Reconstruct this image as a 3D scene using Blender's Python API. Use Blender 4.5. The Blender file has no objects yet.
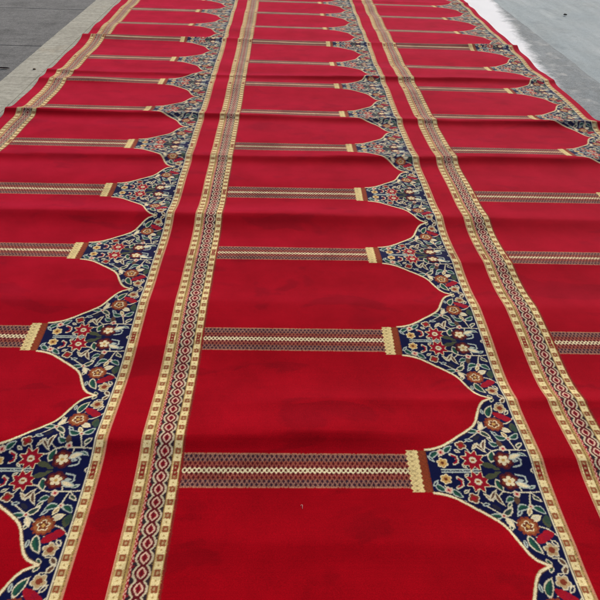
# A long red prayer carpet with navy floral arches, laid over grey outdoor paving.
import bpy, math, random
import numpy as np
from mathutils import Matrix, Vector

scene = bpy.context.scene
C = scene.collection
R = math.radians
rng = np.random.default_rng(7)

# ------------------------------------------------------------------ sizes of the woven repeat (metres)
PER = 0.5415          # one niche, measured along the carpet
WID = 1.2             # one row of niches, measured across it
X0 = -0.3749          # left edge of the middle row
Y0 = 1.0633           # middle of the first column stripe
NS, NT = 600, 272     # knots across / along one repeat
DS, DT = WID / NS, PER / NT
BAND = 0.1227         # wide border
THIN0, THIN1 = 1.0722, 1.1080   # narrow border
XL, XR = X0 - WID - 0.068, X0 + WID + 1.1523   # selvedges
ROWS = range(-4, 15)

# ------------------------------------------------------------------ helpers
def srgb(r, g, b):
    v = np.array([r, g, b], float) / 255.0
    return np.where(v <= 0.04045, v / 12.92, ((v + 0.055) / 1.055) ** 2.4)

def structure(o):
    o['kind'] = 'structure'
    return o

def tag(o, label, cat, group=None):
    o['label'] = label
    o['category'] = cat
    if group:
        o['group'] = group
    return o

def smooth(e0, e1, x):
    t = np.clip((x - e0) / (e1 - e0), 0, 1)
    return t * t * (3 - 2 * t)

# ------------------------------------------------------------------ the relief of the cloth: ruck lines across the carpet, soft swells
# (crest Y at left, middle, right; height; length towards the camera; length away; x range)
RUCKS = [
    (8.90, 8.95, 9.00, .024, .05, .10, None),
    (7.15, 7.17, 7.20, .012, .06, .10, None),
    (5.425, 5.435, 5.450, .020, .080, .090, None),
    (4.460, 4.483, 4.535, .019, .047, .095, None),
    (4.285, 4.27, 4.26, .017, .050, .080, (-3, -1.15)),
    (3.666, 3.684, 3.680, .024, .047, .105, None),
    (3.050, 3.085, 3.135, .019, .050, .130, None),
    (2.445, 2.446, 2.462, .021, .085, .130, None),
    (1.795, 1.800, 1.800, .012, .110, .160, None),
    (1.118, 1.170, 1.260, .016, .050, .110, (-1.8, .30)),
    (1.160, 1.120, 1.078, .013, .050, .100, (.62, 3)),
    (1.300, 1.315, 1.335, .009, .042, .060, (.02, 2.2)),
    (2.130, 2.100, 2.110, .005, .050, .090, (-.3, 1.5)),
    (0.840, 0.850, 0.845, .006, .060, .090, (-.1, .9)),
]
_sw = [(rng.uniform(0, 6.28), rng.uniform(-1.1, 1.1), rng.uniform(4, 17), rng.uniform(.0007, .0020)) for _ in range(16)]

def relief(X, Y):
    h = np.zeros(np.broadcast(X, Y).shape)
    for i, (ya, yb, yc, a, lf, lb, xr) in enumerate(RUCKS):
        xn = X / 1.6
        yc0 = yb + (yc - ya) / 2 * xn + ((yc + ya) / 2 - yb) * xn * xn
        yc0 = yc0 + .007 * np.sin(X * 3.1 + i * 1.7) + .004 * np.sin(X * 8.3 + i * 2.9)
        d = Y - yc0
        # towards the camera a steep face, away from it a longer one
        f = np.exp(-np.where(d < 0, np.abs(d / (lf * .72)) ** 1.55, np.abs(d / (lb * .72)) ** 1.6))
        amp = a * (1 + .26 * np.sin(X * 1.9 + i * 2.1) + .10 * np.sin(X * 5.7 + 2 * i))
        if xr:
            amp = amp * smooth(xr[0] - .25, xr[0] + .25, X) * (1 - smooth(xr[1] - .25, xr[1] + .25, X))
        h = h + amp * f
    for ph, kx, ky, a in _sw:
        h = h + a * np.sin(kx * X + ky * Y + ph) * smooth(0.2, 2.0, Y + .9)
    return h + .0035

def normals(X, Y):
    e = .002
    gx = (relief(X + e, Y) - relief(X - e, Y)) / (2 * e)
    gy = (relief(X, Y + e) - relief(X, Y - e)) / (2 * e)
    n = np.stack([-gx, -gy, np.ones_like(gx)], -1)
    return n / np.linalg.norm(n, axis=-1, keepdims=True)

# ------------------------------------------------------------------ yarn colours
PAL = {
    'field': (156, 0, 13), 'navy': (8, 15, 58), 'cream': (238, 220, 172), 'bone': (216, 204, 170), 'ice': (178, 186, 172),
    'gold': (206, 160, 88), 'red': (158, 16, 34), 'crimson': (150, 14, 40), 'rust': (128, 54, 34), 'brown': (112, 52, 30),
    'umber': (96, 66, 50), 'ochre': (158, 92, 50), 'tan': (182, 152, 106), 'pink': (226, 164, 142), 'green': (34, 84, 62),
    'moss': (52, 72, 58), 'olive': (74, 78, 54), 'dusk': (36, 36, 50), 'wine': (74, 22, 34), 'khaki': (180, 146, 84),
    'khaki2': (196, 170, 116), 'blockcream': (238, 216, 156), 'edgepink': (204, 138, 106), 'darkline': (48, 36, 40), 'maroon': (96, 18, 28),
    'orange': (142, 60, 32), 'lattice': (204, 132, 104), 'slate': (44, 34, 52), 'ruby': (120, 22, 34), 'capgold': (232, 208, 142),
    'mocha': (120, 78, 58),
}
PAL = {k: srgb(*v) for k, v in PAL.items()}

# ------------------------------------------------------------------ the flower drawing of half a spandrel (mm from the row's left edge, mm from the niche line)
MOTIFS = \
[('line', [(822.3, -3.6), (920.7, -3.8)], 5, 'ice'),
 ('line', [(934.9, -43.9), (955.1, -48.6), (972.7, -62.6), (990.2, -66.6), (1068.4, -64.3)], 3.6, 'bone'),
 ('line', [(1041.9, -66.4), (1031.3, -105.1)], 3.6, 'bone'),
 ('line', [(1029.0, -165.2), (1045.0, -168.2), (1056.4, -174.5), (1070.7, -191.1)], 3.6, 'bone'),
 ('line', [(1019.1, -47.7), (1023.3, -63.2)], 3.4, 'bone'),
 ('line', [(961.6, -140.7), (985.5, -157.8)], 3.2, 'bone'),
 ('line', [(825.2, -59.3), (821.1, -44.6)], 3, 'bone'),
 ('line', [(1034.0, -239.3), (1039.6, -251.4), (1055.8, -251.4)], 3, 'bone'),
 ('line', [(1020.2, -11.1), (1042.9, -17.5), (1045.4, -32.6), (1029.9, -47.6)], 4.5, 'ice'),
 ('line', [(1020.2, 4.4), (1062.7, 4.7)], 9, 'bone'),
 ('line', [(1023.0, 4.4), (1059.9, 4.7)], 4, 'gold'),
 ('line', [(1062.7, 4.7), (1069.3, -6.3)], 3.6, 'bone'),
 ('rosette', (828.0, -25.3), 16, 6, 'gold', 'cream', 'brown', 5, 0.3, None),
 ('line', [(860.2, -21.7), (870.5, -28.5), (869.8, -44.3), (854.4, -52.4)], 9, 'bone'),
 ('line', [(861.5, -23.8), (868.7, -30.2), (867.9, -43.0), (856.7, -49.9)], 5, 'red'),
 ('leaf', (823.0, -61.3), (795.1, -35.0), 15, 'green', 'ice', -0.12),
 ('leaf', (838.0, -57.1), (863.3, -81.3), 15, 'green', 'ice', 0.05),
 ('leaf', (791.4, -46.9), (806.4, -28.9), 8, 'navy', 'ice', 0),
 ('rosette', (829.4, -59.2), 11, 4, 'pink', 'bone', 'red', 3.5, 0.3, None),
 ('rosette', (913.3, -33.4), 33, 8, 'red', 'cream', 'cream', 11, 0.42, None),
 ('rosette', (890.2, -83.6), 16, 4, 'rust', 'bone', 'red', 6, 0.3, None),
 ('leaf', (934.5, -21.2), (971.7, -11.4), 15, 'olive', None, 0),
 ('leaf', (963.5, -25.3), (974.0, -63.4), 17, 'green', 'bone', 0.05),
 ('leaf', (939.0, -91.5), (919.3, -68.7), 9, 'tan', 'bone', 0),
 ('leaf', (931.5, -89.5), (956.0, -57.7), 10, 'umber', 'bone', 0),
 ('leaf', (951.6, -64.8), (965.7, -105.0), 11, 'umber', 'bone', 0.1),
 ('leaf', (932.5, -102.8), (953.0, -120.1), 11, 'dusk', None, 0),
 ('rosette', (997.7, -31.7), 27, 6, 'wine', None, None, 0, 0.15, None),
 ('rosette', (997.7, -31.7), 21, 6, 'rust', None, None, 0, 0.4, None),
 ('rosette', (997.7, -31.7), 16, 5, 'cream', None, 'gold', 5, 0.5, None),
 ('leaf', (1013.0, -34.9), (1050.8, -49.6), 15, 'cream', 'ice', 0.05),
 ('leaf', (1021.3, -28.4), (1038.8, -30.5), 6, 'navy', 'ice', 0),
 ('leaf', (997.7, -83.1), (972.2, -94.6), 15, 'green', 'ice', 0.1),
 ('leaf', (1004.5, -78.1), (998.2, -102.5), 13, 'umber', None, 0),
 ('rosette', (1006.7, -70.7), 10, 4, 'pink', 'bone', 'red', 3.5, 0.3, None),
 ('leaf', (953.0, -135.0), (983.6, -110.5), 15, 'moss', 'bone', 0.06),
 ('leaf', (953.0, -135.0), (921.2, -132.0), 14, 'green', 'ice', -0.08),
 ('leaf', (957.8, -139.6), (972.7, -169.9), 13, 'cream', 'bone', 0),
 ('rosette', (954.7, -135.0), 7, 4, 'pink', 'bone', 'red', 2.5, 0.3, None),
 ('leaf', (1028.2, -109.1), (994.4, -123.1), 17, 'green', 'ice', 0.18),
 ('leaf', (1036.5, -108.3), (1064.8, -129.9), 16, 'green', 'ice', -0.12),
 ('leaf', (1029.8, -111.9), (1019.3, -133.9), 11, 'tan', 'cream', 0),
 ('rosette', (1032.7, -107.1), 7, 4, 'pink', 'bone', 'red', 2.5, 0.3, None),
 ('leaf', (1022.0, -147.0), (1049.4, -134.6), 16, 'bone', 'cream', 0),
 ('leaf', (1055.7, -138.4), (1061.7, -170.7), 17, 'olive', None, 0),
 ('leaf', (1015.2, -212.2), (1055.1, -183.0), 20, 'red', None, 0),
 ('leaf', (1035.8, -190.4), (1066.6, -183.7), 20, 'red', None, 0),
 ('leaf', (1037.2, -191.2), (1051.2, -203.9), 14, 'crimson', None, 0),
 ('rosette', (1006.9, -165.3), 28, 12, 'rust', None, None, 0, 0.18, None),
 ('rosette', (1006.9, -165.3), 22, 8, 'ochre', None, None, 0, 0.2, None),
 ('rosette', (1006.9, -165.3), 16, 5, 'brown', 'cream', 'gold', 5, 0.4, None),
 ('leaf', (997.8, -192.0), (1020.0, -240.4), 19, 'green', 'bone', 0.08),
 ('rosette', (1043.6, -230.6), 19, 5, 'tan', 'bone', 'rust', 8, 0.35, None),
 ('leaf', (1052.6, -251.4), (1067.6, -270.1), 13, 'umber', 'bone', 0),
 ('leaf', (1068.2, -268.4), (1049.4, -289.3), 12, 'umber', 'bone', 0),
 ('leaf', (1063.4, -131.6), (1061.1, -163.2), 14, 'moss', None, 0)]

MOTIFS = [
 ('leaf', (846, -88), (870, -94), 9, 'navy', 'ice', .1), ('leaf', (880, -20), (893, -8), 7, 'green', 'bone', 0),
 ('line', [(890, -83), (905, -70), (913, -50)], 3, 'bone'), ('line', [(905, -96), (925, -112), (952, -132)], 3, 'bone'),
 ('leaf', (908, -104), (928, -100), 9, 'navy', 'ice', 0), ('leaf', (968, -158), (962, -178), 9, 'moss', 'bone', 0),
 ('leaf', (985, -205), (985, -226), 8, 'navy', 'ice', 0), ('line', [(1018, -196), (1034, -205), (1043, -225)], 3, 'bone'),
 ('leaf', (1052, -205), (1066, -222), 10, 'navy', 'bone', 0), ('leaf', (1020, -255), (1034, -268), 9, 'green', 'bone', 0),
 ('leaf', (962, -8), (982, -4), 8, 'olive', None, 0), ('leaf', (1040, -52), (1064, -44), 9, 'green', 'ice', .1),
 ('leaf', (1046, -76), (1066, -92), 11, 'moss', 'bone', 0), ('line', [(1045, -66), (1056, -78)], 3, 'bone'),
 ('leaf', (985, -96), (972, -112), 9, 'green', 'bone', 0), ('leaf', (1005, -118), (990, -136), 9, 'navy', 'ice', 0),
 ('line', [(972, -63), (960, -75), (942, -88)], 3, 'bone'), ('leaf', (868, -68), (884, -58), 8, 'moss', 'bone', 0),
] + MOTIFS

# outline of the arch: (mm across, mm from the stripe's middle)
ARCH = [(787.5, 68.0), (806, 70.5), (828.3, 77.0), (844, 84.5), (859.6, 94.5), (875, 105), (889.3, 115.8), (904, 125.4), (918.4, 136), (933, 147.5),
        (945.8, 159.9), (957, 178), (965.5, 199), (972, 214), (980, 231.5), (988, 245), (998.5, 256.5), (1012, 264), (1029, 270.75)]

def build_repeat():
    s = (np.arange(NS) + .5) * DS * 1000
    t = ((np.arange(NT) + .5) * DT - PER / 2) * 1000
    S, T0 = np.meshgrid(s, t)
    img = np.empty((NT, NS, 3)); img[:] = PAL['field']
    part = np.zeros((NT, NS), np.int8)
    # a weaver never hits the drawing to the tenth of a millimetre
    jig = rng.normal(0, .35, S.shape)
    S = S + jig; T0 = T0 + rng.normal(0, .35, S.shape)
    T = np.abs(T0)
    H = PER * 500
    bw = BAND * 1000

    # --- spandrel
    ax = np.array([a[0] for a in ARCH]); at = np.array([a[1] for a in ARCH])
    lim = np.interp(S, ax, at, left=-1, right=999)
    t0, t1 = THIN0 * 1000, THIN1 * 1000
    inside = (S > 787.2) & (S < t0) & (T < lim)
    # distance to the outline
    D = np.full(S.shape, 1e9)
    for (xa, ya), (xb, yb) in zip(ARCH[:-1], ARCH[1:]):
        dx, dy = xb - xa, yb - ya
        q = np.clip(((S - xa) * dx + (T - ya) * dy) / (dx * dx + dy * dy), 0, 1)
        D = np.minimum(D, np.hypot(S - xa - q * dx, T - ya - q * dy))
    fl = inside | ((D < 3.6) & (S > 785) & (S < t0))
    part[fl] = 3
    img[fl] = PAL['navy']

    def put(m, col):
        m = m & inside
        img[m] = PAL[col] if isinstance(col, str) else col
    TT = T           # the half is drawn once and mirrored by |t|
    for mo in MOTIFS:
        if mo[0] == 'line':
            _, pts, w, col = mo
            for (xa, ya), (xb, yb) in zip(pts[:-1], pts[1:]):
                ya, yb = -ya, -yb
                dx, dy = xb - xa, yb - ya
                q = np.clip(((S - xa) * dx + (TT - ya) * dy) / (dx * dx + dy * dy + 1e-9), 0, 1)
                put(np.hypot(S - xa - q * dx, TT - ya - q * dy) < w / 2, col)
        elif mo[0] == 'leaf':
            _, a, b, w, fill, out, bend = mo
            w *= 1.16
            xa, ya, xb, yb = a[0], -a[1], b[0], -b[1]
            L = math.hypot(xb - xa, yb - ya); ux, uy = (xb - xa) / L, (yb - ya) / L
            al = ((S - xa) * ux + (TT - ya) * uy) / L
            pe = -(S - xa) * uy + (TT - ya) * ux
            ac = np.clip(al, 0, 1)
            pe = pe - bend * 4 * ac * (1 - ac) * L
            hw = w / 2 * np.sin(np.pi * ac ** .85) ** .75
            m = (al > 0) & (al < 1) & (np.abs(pe) < hw)
            if out:
                put((al > -.05) & (al < 1.05) & (np.abs(pe) < hw + .6), out)
                put(m & (np.abs(pe) < hw - 3.0) & (al > .1) & (al < .9), fill)
                if fill in ('green', 'moss'):     # two-tone leaf with a dark half
                    put(m & (pe < -.3) & (np.abs(pe) < hw - 2.6) & (al > .15) & (al < .85), PAL[fill] * .55 + PAL['navy'] * .45)
            else:
                put(m, fill)
        else:
            _, c, r, n, fill, out, mid, mr, k, halo = mo
            r *= 1.04
            if r > 30 and fill == 'red': mr = 7
            dx, dy = S - c[0], TT + c[1]
            rho = np.hypot(dx, dy); th = np.arctan2(dy, dx) + .35
            rr = r * (1 - k + k * np.abs(np.cos(n * th / 2)) ** .8)
            if fill == 'red':
                rr = r * (1.04 - .36 * np.abs(np.sin(n * th / 2)) ** 1.25)
            if out:
                put(rho < rr, out)
                put(rho < rr - 3.0, fill)
                if r > 14 and fill == 'red':
                    put((rho < rr * .62) & (rho > rr * .5), 'crimson')
            else:
                put(rho < rr, fill)
            if mid:
                put(rho < mr + (3.0 if r > 24 else 0), 'bone' if r > 24 else mid)
                put(rho < mr, mid)
                if r > 24:
                    put((np.abs(dx) < 5) & (np.abs(dy) < 3.4), 'ochre')
    # outline yarns of the arch
    img[(D < 5.6) & inside & (lim - T > 0)] = PAL['umber']
    m = (D < 3.4) & (S > 785) & (S < t0); img[m] = PAL['cream']
    m = (D >= 2.6) & (D < 3.9) & fl & ~inside; img[m] = PAL['tan']

    # --- narrow border
    def blocks(q, v, col_a='blockcream'):
        """a strip of cream blocks and small red boxes; q across 0..1, v along in block units"""
        out = np.empty(q.shape + (3,)); out[:] = PAL[col_a]
        f = v - np.floor(v)
        box = (f < .46) & (q > .14) & (q < .86)
        hole = (f > .13) & (f < .33) & (q > .36) & (q < .64)
        gap = (f >= .46)
        out[(~box) & (~gap)] = PAL['khaki2']
        out[box] = PAL['orange'] * .5 + PAL['red'] * .2 + PAL['khaki'] * .2
        out[hole] = PAL['tan']
        out[gap & (q > .4) & (q < .6) & (f > .68) & (f < .8)] = PAL['khaki']
        return out
    NB = 14
    v = (T0 + H) / (2 * H) * NB + .5 + .23
    mid_seam = T < 24           # the doubled box at the middle of every stripe
    q = (S - t0) / (t1 - t0)
    nb = (q >= 0) & (q < 1)
    part[nb] = 2
    img[nb] = PAL['bone']
    mm = nb & (q > .11); img[mm] = PAL['umber']
    mm = nb & (q > .15) & (q < .70)
    img[mm] = blocks((q - .15) / .55, v)[mm]
    mm = nb & mid_seam & (T < 17) & (q > .24) & (q < .62); img[mm] = PAL['orange'] * .4 + PAL['red'] * .4
    mm = nb & (T > 4) & (T < 10) & (q > .36) & (q < .5); img[mm] = PAL['tan']
    mm = nb & (q >= .70) & (q < .86); img[mm] = PAL['khaki']
    mm = nb & (q >= .76) & (q < .80); img[mm] = PAL['umber']
    mm = nb & (q >= .86); img[mm] = PAL['edgepink']

    # --- wide border
    q = S / bw
    wb = (q < 1)
    part[wb] = 1
    img[wb] = PAL['khaki']
    mm = wb & (q < .035); img[mm] = PAL['edgepink']
    mm = wb & (q > .055) & (q < .225); img[mm] = blocks((q - .055) / .17, v)[mm]
    mm = wb & (q > .77) & (q < .93); img[mm] = blocks((q - .77) / .16, v)[mm]
    for a, b in ((.055, .225), (.77, .93)):
        w = b - a
        mm = wb & (T < 17) & (q > a + .16 * w) & (q < b - .16 * w); img[mm] = PAL['orange'] * .4 + PAL['red'] * .4
        mm = wb & (T > 4) & (T < 10) & (q > a + .38 * w) & (q < b - .38 * w); img[mm] = PAL['tan']
    mm = wb & (q > .25) & (q < .262); img[mm] = PAL['umber']
    mm = wb & (q > .305) & (q < .36)                                   # small red and cream checks
    ck = ((np.floor(T0 / 6.4) + np.floor((q - .305) / .0275)) % 2 == 0)
    img[mm & ck] = PAL['red']; img[mm & ~ck] = PAL['pink']
    mm = wb & (q >= .36) & (q < .73); img[mm] = PAL['darkline']        # ground of the guilloche
    mm = wb & (q >= .36) & (q < .40) & (np.floor(T0 / 8.0) % 3 == 0); img[mm] = PAL['ruby']
    u = (q - .56) / .16
    ph = (T0 + H) / (2 * H) * NB * math.pi
    wv = np.abs(np.sin(ph))
    au = np.abs(u)
    g = wb & (q >= .385) & (q < .735)
    env = .30 + .52 * wv ** .9
    img[g & (au < env + .30)] = PAL['bone'] * .7 + PAL['tan'] * .25
    img[g & (au < env + .02)] = PAL['maroon']
    inn = .70 * wv ** 1.15 - .12
    img[g & (au < inn)] = PAL['pink'] * .6 + PAL['bone'] * .4
    core = .46 * wv ** 2.2 - .12
    img[g & (au < core)] = PAL['red'] * .7 + PAL['maroon'] * .3
    img[g & (au < core * .35)] = PAL['maroon']
    mm = wb & (q >= .735) & (q < .748); img[mm] = PAL['umber']
    mm = wb & (q >= .95); img[mm] = PAL['ruby'] * .5 + PAL['orange'] * .3 + PAL['field'] * .2

    # --- column stripe
    hs = 53.0
    st = (S > bw) & (S < 733) & (T < hs)
    part[st] = 4
    img[st] = PAL['maroon']
    pt, pv = 12.9, 22.0
    a = S / pt; b = T0 / pv
    tri = lambda z: np.abs((z % 1) - .5)          # 0 at a line of the net, .5 inside a knot
    d1, d2 = tri(a + b), tri(a - b)
    lat = (d1 < .115) | (d2 < .115)
    spot = (tri(a + b) > .27) & (tri(a - b) > .27)
    outer = (T > 25)
    base = np.where(outer[..., None], PAL['lattice'] * .10 + PAL['maroon'] * .6 + PAL['slate'] * .25, PAL['ruby'] * .85 + PAL['lattice'] * .08)
    img[st] = base[st]
    img[st & lat & outer] = PAL['lattice'] * .42 + PAL['ice'] * .12
    img[st & lat & ~outer] = PAL['lattice'] * .45 + PAL['red'] * .25
    img[st & lat & (T > 20) & (T < 29)] = PAL['orange'] * .6 + PAL['lattice'] * .3
    img[st & spot & outer] = PAL['slate'] * .8
    img[st & spot & ~outer] = PAL['maroon'] * .62
    # bright zigzag chain in the middle
    hz = 3.6 + 6.8 * (1 - 2 * tri(a + .5))
    ch = T < hz
    img[st & ch] = PAL['cream']
    img[st & (tri(a + .5) < .22) & (T < 3.6)] = PAL['maroon']
    img[st & (T > hs - 2.6)] = PAL['edgepink'] * .8
    img[st] *= (1 + rng.normal(0, .16, img[st].shape[:1] + (1,)))
    # --- capital of the stripe
    hc = 66
    sc = np.abs(((T0 / 15.3) % 1) - .5) * 2
    cp = (S >= 733 + 7 * sc - 4) & (S < 787.4) & (T < hc)
    part[cp] = 5
    img[cp] = PAL['orange']
    gd = cp & (S < 762 + 4.5 * sc)
    img[gd] = PAL['capgold']
    r1 = np.hypot((S - 746), ((T0 + 7.65) % 15.3) - 7.65)
    img[gd & (r1 < 3.0)] = PAL['khaki'] * .7
    r2 = np.abs(S - 746) * .9 + np.abs(((T0) % 15.3) - 7.65)
    img[gd & (np.abs(r2 - 9) < 1.3)] = PAL['khaki2']
    img[cp & (S > 783.5)] = PAL['brown']
    img[cp & ~gd & ((np.floor(T0 / 4.2) + np.floor(S / 4.6)) % 3 == 0)] = PAL['brown'] * .6 + PAL['orange'] * .4
    # yarn to yarn shade
    img *= (1 + rng.normal(0, .055, (NT, NS, 1)))
    f0 = part == 0
    img[f0] = PAL['field']
    return np.clip(img, 0, 1), part

IMG, PART = build_repeat()

# ------------------------------------------------------------------ wool
def wool(name, tint):
    m = bpy.data.materials.new(name); m.use_nodes = True
    nt = m.node_tree; nd = nt.nodes; L = nt.links
    b = nd['Principled BSDF']
    at = nd.new('ShaderNodeAttribute'); at.attribute_name = 'yarn'
    tc = nd.new('ShaderNodeTexCoord')
    n1 = nd.new('ShaderNodeTexNoise'); n1.inputs['Scale'].default_value = 420; n1.inputs['Detail'].default_value = 3
    n2 = nd.new('ShaderNodeTexNoise'); n2.inputs['Scale'].default_value = 5.5; n2.inputs['Detail'].default_value = 5; n2.inputs['Roughness'].default_value = .62
    n3 = nd.new('ShaderNodeTexNoise'); n3.inputs['Scale'].default_value = 1100; n3.inputs['Detail'].default_value = 2
    # faint weft lines across the carpet
    mp = nd.new('ShaderNodeMapping'); mp.inputs['Scale'].default_value = (2.2, 300, 1)
    n4 = nd.new('ShaderNodeTexNoise'); n4.inputs['Scale'].default_value = 1.0; n4.inputs['Detail'].default_value = 2
    L.new(tc.outputs['Object'], mp.inputs['Vector']); L.new(mp.outputs[0], n4.inputs['Vector'])
    for n in (n1, n2, n3): L.new(tc.outputs['Object'], n.inputs['Vector'])
    def mr(src, a, b_, lo, hi):
        x = nd.new('ShaderNodeMapRange'); x.inputs['From Min'].default_value = a; x.inputs['From Max'].default_value = b_
        x.inputs['To Min'].default_value = lo; x.inputs['To Max'].default_value = hi
        L.new(src, x.inputs['Value']); return x.outputs[0]
    def mul(p, q):
        x = nd.new('ShaderNodeMath'); x.operation = 'MULTIPLY'; L.new(p, x.inputs[0]); L.new(q, x.inputs[1]); return x.outputs[0]
    f = mul(mul(mr(n1.outputs[0], .3, .7, .80, 1.18), mr(n2.outputs[0], .32, .68, .84, 1.10)), mr(n4.outputs[0], .3, .7, .94, 1.05))
    # trodden nap: a few darker lying patches
    mp2 = nd.new('ShaderNodeMapping'); mp2.inputs['Scale'].default_value = (1.6, 3.4, 1); L.new(tc.outputs['Object'], mp2.inputs['Vector'])
    n5 = nd.new('ShaderNodeTexNoise'); n5.inputs['Scale'].default_value = 1.9; n5.inputs['Detail'].default_value = 4; n5.inputs['Roughness'].default_value = .5; n5.inputs['Distortion'].default_value = .9
    L.new(mp2.outputs[0], n5.inputs['Vector'])
    f = mul(f, mr(n5.outputs[0], .570, .615, 1.0, .80))
    vm = nd.new('ShaderNodeVectorMath'); vm.operation = 'SCALE'
    L.new(at.outputs['Color'], vm.inputs[0]); L.new(f, vm.inputs['Scale'])
    L.new(vm.outputs[0], b.inputs['Base Color'])
    b.inputs['Roughness'].default_value = .92
    b.inputs['Specular IOR Level'].default_value = .04
    b.inputs['Sheen Weight'].default_value = .30
    b.inputs['Sheen Roughness'].default_value = .42
    b.inputs['Sheen Tint'].default_value = (1, .50, .58, 1)
    L.new(mr(n2.outputs[0], .35, .65, .75, 1.0), b.inputs['Sheen Weight'])
    tn = nd.new('ShaderNodeVectorMath'); tn.operation = 'MULTIPLY_ADD'
    L.new(at.outputs['Color'], tn.inputs[0]); tn.inputs[1].default_value = (.9, .9, .9); tn.inputs[2].default_value = tint
    L.new(tn.outputs[0], b.inputs['Sheen Tint'])
    ad = nd.new('ShaderNodeMath'); ad.operation = 'ADD'; L.new(n1.outputs[0], ad.inputs[0]); L.new(n3.outputs[0], ad.inputs[1])
    bp = nd.new('ShaderNodeBump'); bp.inputs['Strength'].default_value = .35; bp.inputs['Distance'].default_value = .0012
    L.new(ad.outputs[0], bp.inputs['Height']); L.new(bp.outputs[0], b.inputs['Normal'])
    return m

RED_WOOL = wool('red_wool_pile', (.80, .058, .16))
WOOL = wool('figured_wool_pile', (.15, .135, .15))

def plain(name, col, rough=.9):
    m = bpy.data.materials.new(name); m.use_nodes = True
    b = m.node_tree.nodes['Principled BSDF']
    n = m.node_tree.nodes.new('ShaderNodeTexNoise'); n.inputs['Scale'].default_value = 60
    tc = m.node_tree.nodes.new('ShaderNodeTexCoord'); m.node_tree.links.new(tc.outputs['Object'], n.inputs['Vector'])
    mx = m.node_tree.nodes.new('ShaderNodeMix'); mx.data_type = 'RGBA'
    mx.inputs[6].default_value = (*[c * .75 for c in col], 1); mx.inputs[7].default_value = (*[min(1, c * 1.2) for c in col], 1)
    m.node_tree.links.new(n.outputs[0], mx.inputs[0]); m.node_tree.links.new(mx.outputs[2], b.inputs['Base Color'])
    b.inputs['Roughness'].default_value = rough
    return m

def cloth_mesh(name, quads, cols, parent, lift=0.0, mat=None):
    """quads: (n,4,2) knot corners in metres (x,y); cols: (n,4,3) corner colours"""
    n = len(quads)
    key = np.round(quads.reshape(-1, 2) * 1e5).astype(np.int64)
    k1 = key[:, 0] * 10_000_000 + key[:, 1]
    _, first, inv = np.unique(k1, return_index=True, return_inverse=True)
    xy = quads.reshape(-1, 2)[first]
    z = relief(xy[:, 0], xy[:, 1]) + lift
    co = np.column_stack([xy, z]).astype(np.float32)
    me = bpy.data.meshes.new(name)
    me.vertices.add(len(co)); me.vertices.foreach_set('co', co.ravel())
    me.loops.add(4 * n); me.loops.foreach_set('vertex_index', inv.astype(np.int32).ravel())
    me.polygons.add(n); me.polygons.foreach_set('loop_start', np.arange(0, 4 * n, 4, dtype=np.int32))
    me.update(calc_edges=True)
    me.polygons.foreach_set('use_smooth', np.ones(n, bool))
    ca = me.attributes.new('yarn', 'FLOAT_COLOR', 'CORNER')
    rgba = np.ones((4 * n, 4), np.float32); rgba[:, :3] = cols.reshape(-1, 3)
    ca.data.foreach_set('color', rgba.ravel())
    me.normals_split_custom_set_from_vertices(normals(xy[:, 0], xy[:, 1]).astype(np.float32))
    me.materials.append(mat or WOOL)
    o = bpy.data.objects.new(name, me); C.objects.link(o); o.parent = parent
    return o

# ------------------------------------------------------------------ the carpet
carpet = bpy.data.objects.new('prayer_carpet', None); C.objects.link(carpet)
carpet.empty_display_size = .2
tag(carpet, 'long rucked red prayer carpet with navy floral arches and cream borders spread over grey concrete', 'carpet')

def lod(k):
    return 1 if k <= 3 else (2 if k <= 8 else 4)

def reduce(L):
    if L == 1:
        img, part = IMG, PART
    else:
        img = IMG.reshape(NT // L, L, NS // L, L, 3).mean((1, 3))
        part = PART[L // 2::L, L // 2::L]
        img = img.copy()
        f0 = part == 0
        img[f0] = img[f0] * .5 + PAL['field'] * .5
    # corner colours: half the knot's own yarn, half the blend of the four knots that meet there
    pad = np.pad(img, ((1, 1), (1, 1), (0, 0)), mode='edge')
    pad[0] = pad[-2]; pad[-1] = pad[1]
    vert = (pad[:-1, :-1] + pad[1:, :-1] + pad[:-1, 1:] + pad[1:, 1:]) / 4
    cc = np.stack([vert[:-1, :-1], vert[:-1, 1:], vert[1:, 1:], vert[1:, :-1]], 2)
    cc = cc * .55 + img[:, :, None, :] * .45
    return img, part, cc

LODS = {L: reduce(L) for L in (1, 2, 4)}

def corner(i, j, sz_i, sz_j, xc, yb, ds, dt):
    x0 = xc + i * ds; x1 = xc + (i + sz_i) * ds
    y0 = yb + j * dt; y1 = yb + (j + sz_j) * dt
    return np.stack([np.stack([x0, y0], -1), np.stack([x1, y0], -1), np.stack([x1, y1], -1), np.stack([x0, y1], -1)], 1)

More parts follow.
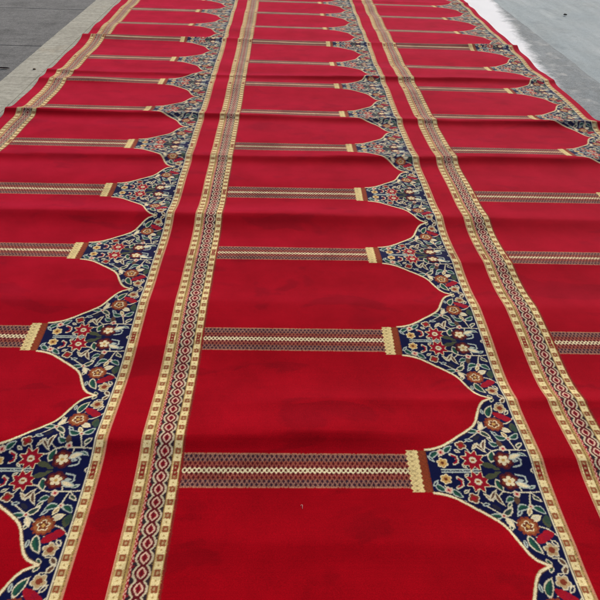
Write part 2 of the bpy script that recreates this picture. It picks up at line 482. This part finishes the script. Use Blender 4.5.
field_q, field_c = [], []
for c in (-1, 0, 1):
    xc = X0 + c * WID
    acc = {1: ([], []), 2: ([], []), 3: ([], [])}
    for k in ROWS:
        L = lod(k)
        img, part, cc = LODS[L]
        nt_, ns_ = part.shape
        ds, dt = DS * L, DT * L
        yb = Y0 + k * PER - PER / 2
        smax = ns_
        cut = np.zeros(part.shape, bool)
        if c == 1:
            cut[:, int((XR - xc) / ds):] = True
        pp = np.where(cut, -1, part)
        # plain pile: merged squares where nothing else is woven
        B = max(1, 8 // L)
        if nt_ % B or ns_ % B: B = 1
        blk = (pp == 0).reshape(nt_ // B, B, ns_ // B, B).all((1, 3))
        jj, ii = np.nonzero(blk)
        q = corner(ii * B, jj * B, B, B, xc, yb, ds, dt)
        field_q.append(q); field_c.append(np.broadcast_to(PAL['field'], (len(ii), 4, 3)))
        rest = (pp == 0) & ~np.repeat(np.repeat(blk, B, 0), B, 1)
        jj, ii = np.nonzero(rest)
        field_q.append(corner(ii, jj, 1, 1, xc, yb, ds, dt)); field_c.append(cc[jj, ii])
        for pid in (1, 2, 3):
            jj, ii = np.nonzero(pp == pid)
            acc[pid][0].append(corner(ii, jj, 1, 1, xc, yb, ds, dt)); acc[pid][1].append(cc[jj, ii])
        jj, ii = np.nonzero(pp == 4)
        bar = cloth_mesh('column_stripe', corner(ii, jj, 1, 1, xc, yb, ds, dt), cc[jj, ii], carpet)
        jj, ii = np.nonzero(pp == 5)
        cloth_mesh('stripe_capital', corner(ii, jj, 1, 1, xc, yb, ds, dt), cc[jj, ii], bar)
    for pid, nm in ((1, 'wide_border'), (2, 'narrow_border'), (3, 'floral_arcade')):
        cloth_mesh(nm, np.concatenate(acc[pid][0]), np.concatenate(acc[pid][1]), carpet)
# red margin beyond the left border
nx = 8
ys = np.arange(ROWS[0] * NT, (ROWS[-1] + 1) * NT, 8)
xs = np.linspace(XL, X0 - WID, nx)
gi, gj = np.meshgrid(np.arange(nx - 1), np.arange(len(ys) - 1))
yy = Y0 - PER / 2 + ys * DT
a, b_ = gi.ravel(), gj.ravel()
q = np.stack([np.stack([xs[a], yy[b_]], -1), np.stack([xs[a + 1], yy[b_]], -1), np.stack([xs[a + 1], yy[b_ + 1]], -1), np.stack([xs[a], yy[b_ + 1]], -1)], 1)
field_q.append(q); field_c.append(np.broadcast_to(PAL['field'], (len(q), 4, 3)))
cloth_mesh('red_pile', np.concatenate(field_q), np.concatenate(field_c), carpet, mat=RED_WOOL)

# woven backing with the cut edge of the carpet: a shell following the relief
def backing():
    ya, yb = Y0 + ROWS[0] * PER - PER / 2, Y0 + (ROWS[-1] + 1) * PER - PER / 2
    ys = np.arange(ya, yb + .001, .0122); ys[-1] = yb
    xs = np.linspace(XL, XR, 120)
    X, Y = np.meshgrid(xs, ys)
    h = relief(X, Y)
    ny, nx_ = X.shape
    top = np.stack([X, Y, h - .0016], -1).reshape(-1, 3)
    bot = np.stack([X, Y, h - .0105], -1).reshape(-1, 3)
    v = np.concatenate([top, bot]); N = len(top)
    f = []
    idx = np.arange(N).reshape(ny, nx_)
    a = idx[:-1, :-1].ravel(); b = idx[:-1, 1:].ravel(); c = idx[1:, 1:].ravel(); d = idx[1:, :-1].ravel()
    F = [np.stack([a, b, c, d], 1), np.stack([a, d, c, b], 1) + N]
    for ln, flip in ((idx[:, 0], True), (idx[:, -1], False), (idx[0], False), (idx[-1], True)):
        p, q = ln[:-1], ln[1:]
        w = np.stack([p + N, q + N, q, p], 1)
        F.append(w[:, ::-1] if flip else w)
    F = np.concatenate(F)
    me = bpy.data.meshes.new('backing')
    me.from_pydata(v.tolist(), [], F.tolist()); me.update()
    me.materials.append(plain('backing_yarn', PAL['field'] * .8 + srgb(80, 30, 25) * .1, .95))
    o = bpy.data.objects.new('backing', me); C.objects.link(o); o.parent = carpet
backing()

# ------------------------------------------------------------------ the paving
GZ = -.011      # level the carpet lies on

def ground_mat(name, dark, light, scale=9, streak=None, speck=.25, cracks=0.0, rough=(.75, .95), stain=None, bump=.25, con=(.32, .68), gritty=1.0):
    m = bpy.data.materials.new(name); m.use_nodes = True
    nt = m.node_tree; nd = nt.nodes; L = nt.links; b = nd['Principled BSDF']
    tc = nd.new('ShaderNodeTexCoord')
    def noise(sc, det=6, rg=.6, vec=None):
        n = nd.new('ShaderNodeTexNoise'); n.inputs['Scale'].default_value = sc; n.inputs['Detail'].default_value = det; n.inputs['Roughness'].default_value = rg
        L.new(vec or tc.outputs['Object'], n.inputs['Vector']); return n.outputs[0]
    def mapr(src, a, b_, lo=0, hi=1):
        x = nd.new('ShaderNodeMapRange'); x.inputs['From Min'].default_value = a; x.inputs['From Max'].default_value = b_
        x.inputs['To Min'].default_value = lo; x.inputs['To Max'].default_value = hi; L.new(src, x.inputs['Value']); return x.outputs[0]
    def mix(fac, c1, c2, mode='MIX'):
        x = nd.new('ShaderNodeMix'); x.data_type = 'RGBA'; x.blend_type = mode
        if hasattr(fac, 'default_value'): L.new(fac, x.inputs[0])
        else: x.inputs[0].default_value = fac
        for s, i in ((c1, 6), (c2, 7)):
            if hasattr(s, 'links'): L.new(s, x.inputs[i])
            else: x.inputs[i].default_value = (*s, 1)
        return x.outputs[2]
    big = noise(scale * .16, 5); mid = noise(scale, 8, .68); fine = noise(170, 4, .7)
    col = mix(mapr(mid, *con), dark, light)
    col = mix(mapr(big, .38, .62, 0, .55), col, tuple(c * 1.18 for c in light))
    if streak:
        mp = nd.new('ShaderNodeMapping'); mp.inputs['Scale'].default_value = streak[0]
        mp.inputs['Rotation'].default_value = (0, 0, streak[3] if len(streak) > 3 else 0)
        L.new(tc.outputs['Object'], mp.inputs['Vector'])
        s_ = noise(1.0, 6, .62, mp.outputs[0])
        col = mix(mapr(s_, .42, .66, 0, streak[2]), col, streak[1])
    if stain:
        s_ = noise(stain[0], 6, .65)
        col = mix(mapr(s_, .56, .68, 0, stain[2]), col, stain[1])
    grit = noise(34, 5, .75)
    col = mix(mapr(grit, .46, .62, 0, .55 * gritty), col, tuple(c * .62 for c in dark))
    col = mix(mapr(grit, .44, .33, 0, .45 * gritty), col, tuple(c * 1.25 for c in light))
    col = mix(speck, col, mix(mapr(fine, .36, .64), tuple(c * .45 for c in dark), tuple(min(1, c * 1.5) for c in light)))
    L.new(col, b.inputs['Base Color'])
    L.new(mapr(mid, .3, .7, rough[0], rough[1]), b.inputs['Roughness'])
    b.inputs['Specular IOR Level'].default_value = .35
    ad = nd.new('ShaderNodeMath'); ad.operation = 'ADD'; L.new(mid, ad.inputs[0]); L.new(fine, ad.inputs[1])
    bp = nd.new('ShaderNodeBump'); bp.inputs['Strength'].default_value = bump; bp.inputs['Distance'].default_value = .004
    L.new(ad.outputs[0], bp.inputs['Height']); L.new(bp.outputs[0], b.inputs['Normal'])
    return m

G = lambda *c: tuple(float(x) for x in srgb(*c))
M_EARTH = ground_mat('ground_dirt', G(70, 66, 60), G(96, 90, 80))
M_SLAB = ground_mat('weathered_concrete', G(66, 66, 64), G(128, 127, 124), 6, ((2.2, 9, 1), G(142, 141, 138), .55, .12), stain=(2.6, G(56, 54, 53), .75), speck=.45, bump=.9, con=(.40, .62))
M_STRIP = ground_mat('pale_concrete_strip', G(150, 146, 130), G(186, 182, 166), 9, ((1.2, 30, 1), G(120, 115, 100), .5), stain=(2.4, G(160, 138, 104), .5), speck=.2)
M_ROAD = ground_mat('road_concrete', G(98, 110, 113), G(158, 169, 171), 3, ((7, .9, 1), G(184, 193, 194), .9, -.55), stain=(2.2, G(112, 124, 128), .75), speck=.42, bump=.8, con=(.40, .60), gritty=.5)
M_GUT = ground_mat('gutter_concrete', G(84, 92, 95), G(136, 143, 145), 8, ((9, 1.6, 1), G(164, 171, 173), .6, -.25), stain=(5.5, G(204, 203, 198), .8), speck=.42, bump=.8, con=(.40, .60))

def whitewash(m):
    """worn whitewash left on the gutter: a band that narrows and flakes away towards the near end"""
    nt = m.node_tree; nd = nt.nodes; L = nt.links; b = nd['Principled BSDF']
    src = b.inputs['Base Color'].links[0].from_socket
    tc = nd.new('ShaderNodeTexCoord'); sp = nd.new('ShaderNodeSeparateXYZ'); L.new(tc.outputs['Object'], sp.inputs[0])
    def n(sc, det):
        x = nd.new('ShaderNodeTexNoise'); x.inputs['Scale'].default_value = sc; x.inputs['Detail'].default_value = det; x.inputs['Roughness'].default_value = .7
        L.new(tc.outputs['Object'], x.inputs['Vector']); return x.outputs[0]
    def mth(op, p, q):
        x = nd.new('ShaderNodeMath'); x.operation = op
        for v, i in ((p, 0), (q, 1)):
            if isinstance(v, (int, float)): x.inputs[i].default_value = v
            else: L.new(v, x.inputs[i])
        return x.outputs[0]
    # signed distance inside the painted band: edge runs from x=2.04 at y=4.95 to x=2.33 at y=7.3
    edge = mth('ADD', mth('MULTIPLY', mth('SUBTRACT', sp.outputs[1], 4.95), .124), 2.040)
    edge = mth('MINIMUM', edge, 2.37)
    d = mth('SUBTRACT', edge, sp.outputs[0])
    d = mth('ADD', d, mth('MULTIPLY', mth('SUBTRACT', n(7, 8), .5), .26))
    d = mth('ADD', d, mth('MULTIPLY', mth('SUBTRACT', n(45, 7), .5), .13))
    r = nd.new('ShaderNodeMapRange'); r.inputs['From Min'].default_value = -.045; r.inputs['From Max'].default_value = .06; L.new(d, r.inputs['Value'])
    mx = nd.new('ShaderNodeMix'); mx.data_type = 'RGBA'
    L.new(r.outputs[0], mx.inputs[0]); L.new(src, mx.inputs[6]); mx.inputs[7].default_value = (*G(240, 240, 240), 1)
    L.new(mx.outputs[2], b.inputs['Base Color'])
whitewash(M_GUT)

def grid_sheet(name, x0, x1, y0, y1, z, mat, ragged=0.0, h=.0, parent=None, seed=0, step=.25):
    """one slab: top and side walls; its top edge slightly worn"""
    r = random.Random(seed)
    nx = max(2, int((x1 - x0) / step) + 1); ny = max(2, int((y1 - y0) / step) + 1)
    import bmesh
    bm = bmesh.new()
    vs = []
    for j in range(ny):
        row = []
        for i in range(nx):
            x = x0 + (x1 - x0) * i / (nx - 1); y = y0 + (y1 - y0) * j / (ny - 1)
            if ragged and i in (0, nx - 1): x += r.uniform(-ragged, ragged)
            if ragged and j in (0, ny - 1): y += r.uniform(-ragged, ragged)
            row.append(bm.verts.new((x, y, z)))
        vs.append(row)
    for j in range(ny - 1):
        for i in range(nx - 1):
            bm.faces.new((vs[j][i], vs[j][i + 1], vs[j + 1][i + 1], vs[j + 1][i]))
    if h:
        be = [e for e in bm.edges if e.is_boundary]
        ret = bmesh.ops.extrude_edge_only(bm, edges=be)
        for v in ret['geom']:
            if isinstance(v, bmesh.types.BMVert): v.co.z -= h
    bmesh.ops.recalc_face_normals(bm, faces=bm.faces)
    me = bpy.data.meshes.new(name); bm.to_mesh(me); bm.free(); me.materials.append(mat)
    o = bpy.data.objects.new(name, me); C.objects.link(o)
    structure(o)
    return o

grid_sheet('ground', -60, 60, -40, 120, GZ - .05, M_EARTH, step=10)
# pale strip the left of the carpet lies on, and its neighbours beneath the carpet
js = [-6, -3, 0, 1.1, 1.62, 2.18, 2.75, 3.30, 3.84, 4.38, 4.90, 5.46, 6.02, 6.6, 7.15, 7.7, 8.3, 8.9, 9.6, 12, 16, 22, 30]
for i, (a, b) in enumerate(zip(js[:-1], js[1:])):
    grid_sheet('paving_strip', -1.905, -1.694, a + .0014, b - .0014, GZ + random.Random(i).uniform(-.0015, .0015), M_STRIP, .0016, .06, seed=60 + i, step=.07)
grid_sheet('pavement', -1.688, 1.55, -6, 30, GZ, M_STRIP, .0, .06, seed=3)
# dark weathered slabs on the left, with open joints
ys = [-6, 1.2, 2.55, 3.88, 5.2, 6.5, 7.85, 9.2, 10.6, 12, 16, 22, 30]
for i, (a, b) in enumerate(zip(ys[:-1], ys[1:])):
    grid_sheet('pavement', -5.2, -1.915, a + .007, b - .007, GZ - .010, M_SLAB, .0015, .05, seed=10 + i, step=.2)
# gutter and road on the right
grid_sheet('gutter', 1.556, 2.345, -6, 30, GZ - .002, M_GUT, .006, .06, seed=40, step=.15)
grid_sheet('road', 2.20, 14, -6, 40, GZ - .0065, M_ROAD, .0, .04, seed=41, step=.3)

# ------------------------------------------------------------------ bits of litter on the paving
def leaf_mesh(name, L, W_, mat, seed):
    import bmesh
    r = random.Random(seed); bm = bmesh.new(); n, m = 12, 5
    g = []
    for i in range(n + 1):
        t = i / n; w = W_ * math.sin(math.pi * min(1, t * .97 + .015)) ** .8
        row = []
        for j in range(m):
            v = j / (m - 1) * 2 - 1
            row.append(bm.verts.new((t * L - L / 2, v * w / 2 + .1 * W_ * math.sin(5 * t), .004 + .35 * W_ * v * v * (1 - .4 * t) + .10 * L * (t - .5) ** 2 + r.uniform(0, .0008))))
        g.append(row)
    for i in range(n):
        for j in range(m - 1):
            bm.faces.new((g[i][j], g[i + 1][j], g[i + 1][j + 1], g[i][j + 1]))
    bmesh.ops.solidify(bm, geom=bm.faces[:], thickness=.0008)
    me = bpy.data.meshes.new(name); bm.to_mesh(me); bm.free(); me.materials.append(mat)
    for f in me.polygons: f.use_smooth = True
    o = bpy.data.objects.new(name, me); C.objects.link(o); return o

def stone(name, size, mat, seed):
    import bmesh
    r = random.Random(seed); bm = bmesh.new()
    bmesh.ops.create_icosphere(bm, subdivisions=2, radius=size)
    for v in bm.verts:
        k = 1 + r.uniform(-.16, .16); v.co = Vector((v.co.x * 1.25 * k, v.co.y * k, max(-.35 * size, v.co.z * .7 * k)))
    me = bpy.data.meshes.new(name); bm.to_mesh(me); bm.free(); me.materials.append(mat)
    o = bpy.data.objects.new(name, me); C.objects.link(o); return o

M_LEAF = plain('dead_leaf', G(82, 60, 60)); M_STONE = plain('dark_stone', G(52, 48, 46)); M_BROWN = plain('brown_stone', G(98, 82, 62))
o = leaf_mesh('dry_leaf', .07, .024, M_LEAF, 1); o.location = (-1.985, 4.58, GZ - .0105); o.rotation_euler = (0, 0, R(5))
tag(o, 'small dark curled dry leaf on the dark grey slabs left of the carpet', 'leaf')
o = stone('pebble', .0085, M_BROWN, 2); o.location = (-1.767, 4.555, GZ + .003)
tag(o, 'tiny brown pebble on the pale concrete strip left of the carpet', 'pebble')
o = stone('pebble', .014, M_STONE, 3); o.location = (2.917, 6.87, GZ + .007)
tag(o, 'tiny dark pebble alone on the pale blue grey road right of the carpet', 'pebble')


def lint(name, mat, seed):
    """a curl of white fluff: one bent thin tube"""
    cu = bpy.data.curves.new(name, 'CURVE'); cu.dimensions = '3D'; cu.bevel_depth = .0009; cu.bevel_resolution = 2
    sp = cu.splines.new('NURBS'); r = random.Random(seed)
    P = [(-.006, -.012, .002), (-.004, -.004, .005), (.003, .002, .006), (.004, .010, .004), (-.003, .013, .003), (-.006, .006, .002)]
    sp.points.add(len(P) - 1)
    for p_, q_ in zip(sp.points, P): p_.co = (*q_, 1); p_.radius = r.uniform(.6, 1.3)
    sp.use_endpoint_u = True; sp.order_u = 4
    tmp = bpy.data.objects.new(name, cu)
    me = bpy.data.meshes.new_from_object(tmp); me.name = name; bpy.data.objects.remove(tmp)
    me.materials.append(mat)
    o = bpy.data.objects.new(name, me); C.objects.link(o); return o
o = lint('lint', plain('white_fluff', G(214, 186, 176)), 1)
lx, ly = 0.067, 0.9535
o.location = (lx, ly, float(relief(np.array(lx), np.array(ly)))); o.rotation_euler = (0, 0, R(25)); o.scale = (.5, .5, .5)
tag(o, 'tiny pale curl of lint on the plain red pile nearest the camera', 'lint')

# ------------------------------------------------------------------ light: bright overcast
w = bpy.data.worlds.new('World'); scene.world = w; w.use_nodes = True
nt = w.node_tree
sky = nt.nodes.new('ShaderNodeTexSky'); sky.sky_type = 'NISHITA'; sky.sun_disc = False
SUN_EL, SUN_AZ = R(36), R(27)        # azimuth clockwise from the carpet's far end
sky.sun_elevation = SUN_EL; sky.sun_rotation = SUN_AZ
sky.air_density = 1.0; sky.dust_density = 4.0; sky.ozone_density = 1.0
bg = nt.nodes['Background']; bg.inputs[1].default_value = .10
nt.links.new(sky.outputs[0], bg.inputs[0])
ld = bpy.data.lights.new('sun', 'SUN'); ld.energy = 1.9; ld.angle = R(18); ld.color = (1, .96, .9)
lo = bpy.data.objects.new('sun', ld); C.objects.link(lo)
d = Vector((math.sin(SUN_AZ) * math.cos(SUN_EL), math.cos(SUN_AZ) * math.cos(SUN_EL), math.sin(SUN_EL)))
lo.rotation_euler = d.to_track_quat('Z', 'Y').to_euler(); lo.location = d * 20

# ------------------------------------------------------------------ camera
cd = bpy.data.cameras.new('camera'); cam = bpy.data.objects.new('camera', cd); C.objects.link(cam)
th, ya, ro = R(36.5886), R(2.3895), R(2.2853)
fw = Vector((math.sin(ya) * math.cos(th), math.cos(ya) * math.cos(th), -math.sin(th)))
rt = Vector((math.cos(ya), -math.sin(ya), 0)); up = rt.cross(fw)
r2 = rt * math.cos(ro) + up * math.sin(ro); u2 = -rt * math.sin(ro) + up * math.cos(ro)
mw = Matrix((r2, u2, -fw)).transposed().to_4x4(); mw.translation = (0, 0, 1.3647)
cam.matrix_world = mw
cd.sensor_width = 36; cd.lens = 36 * 620 / 600; cd.clip_start = .05; cd.clip_end = 500
scene.camera = cam
vs = scene.view_settings
vs.view_transform = 'Standard'; vs.look = 'None'; vs.exposure = 0.2; vs.gamma = 1
scene.cycles.use_denoising = True
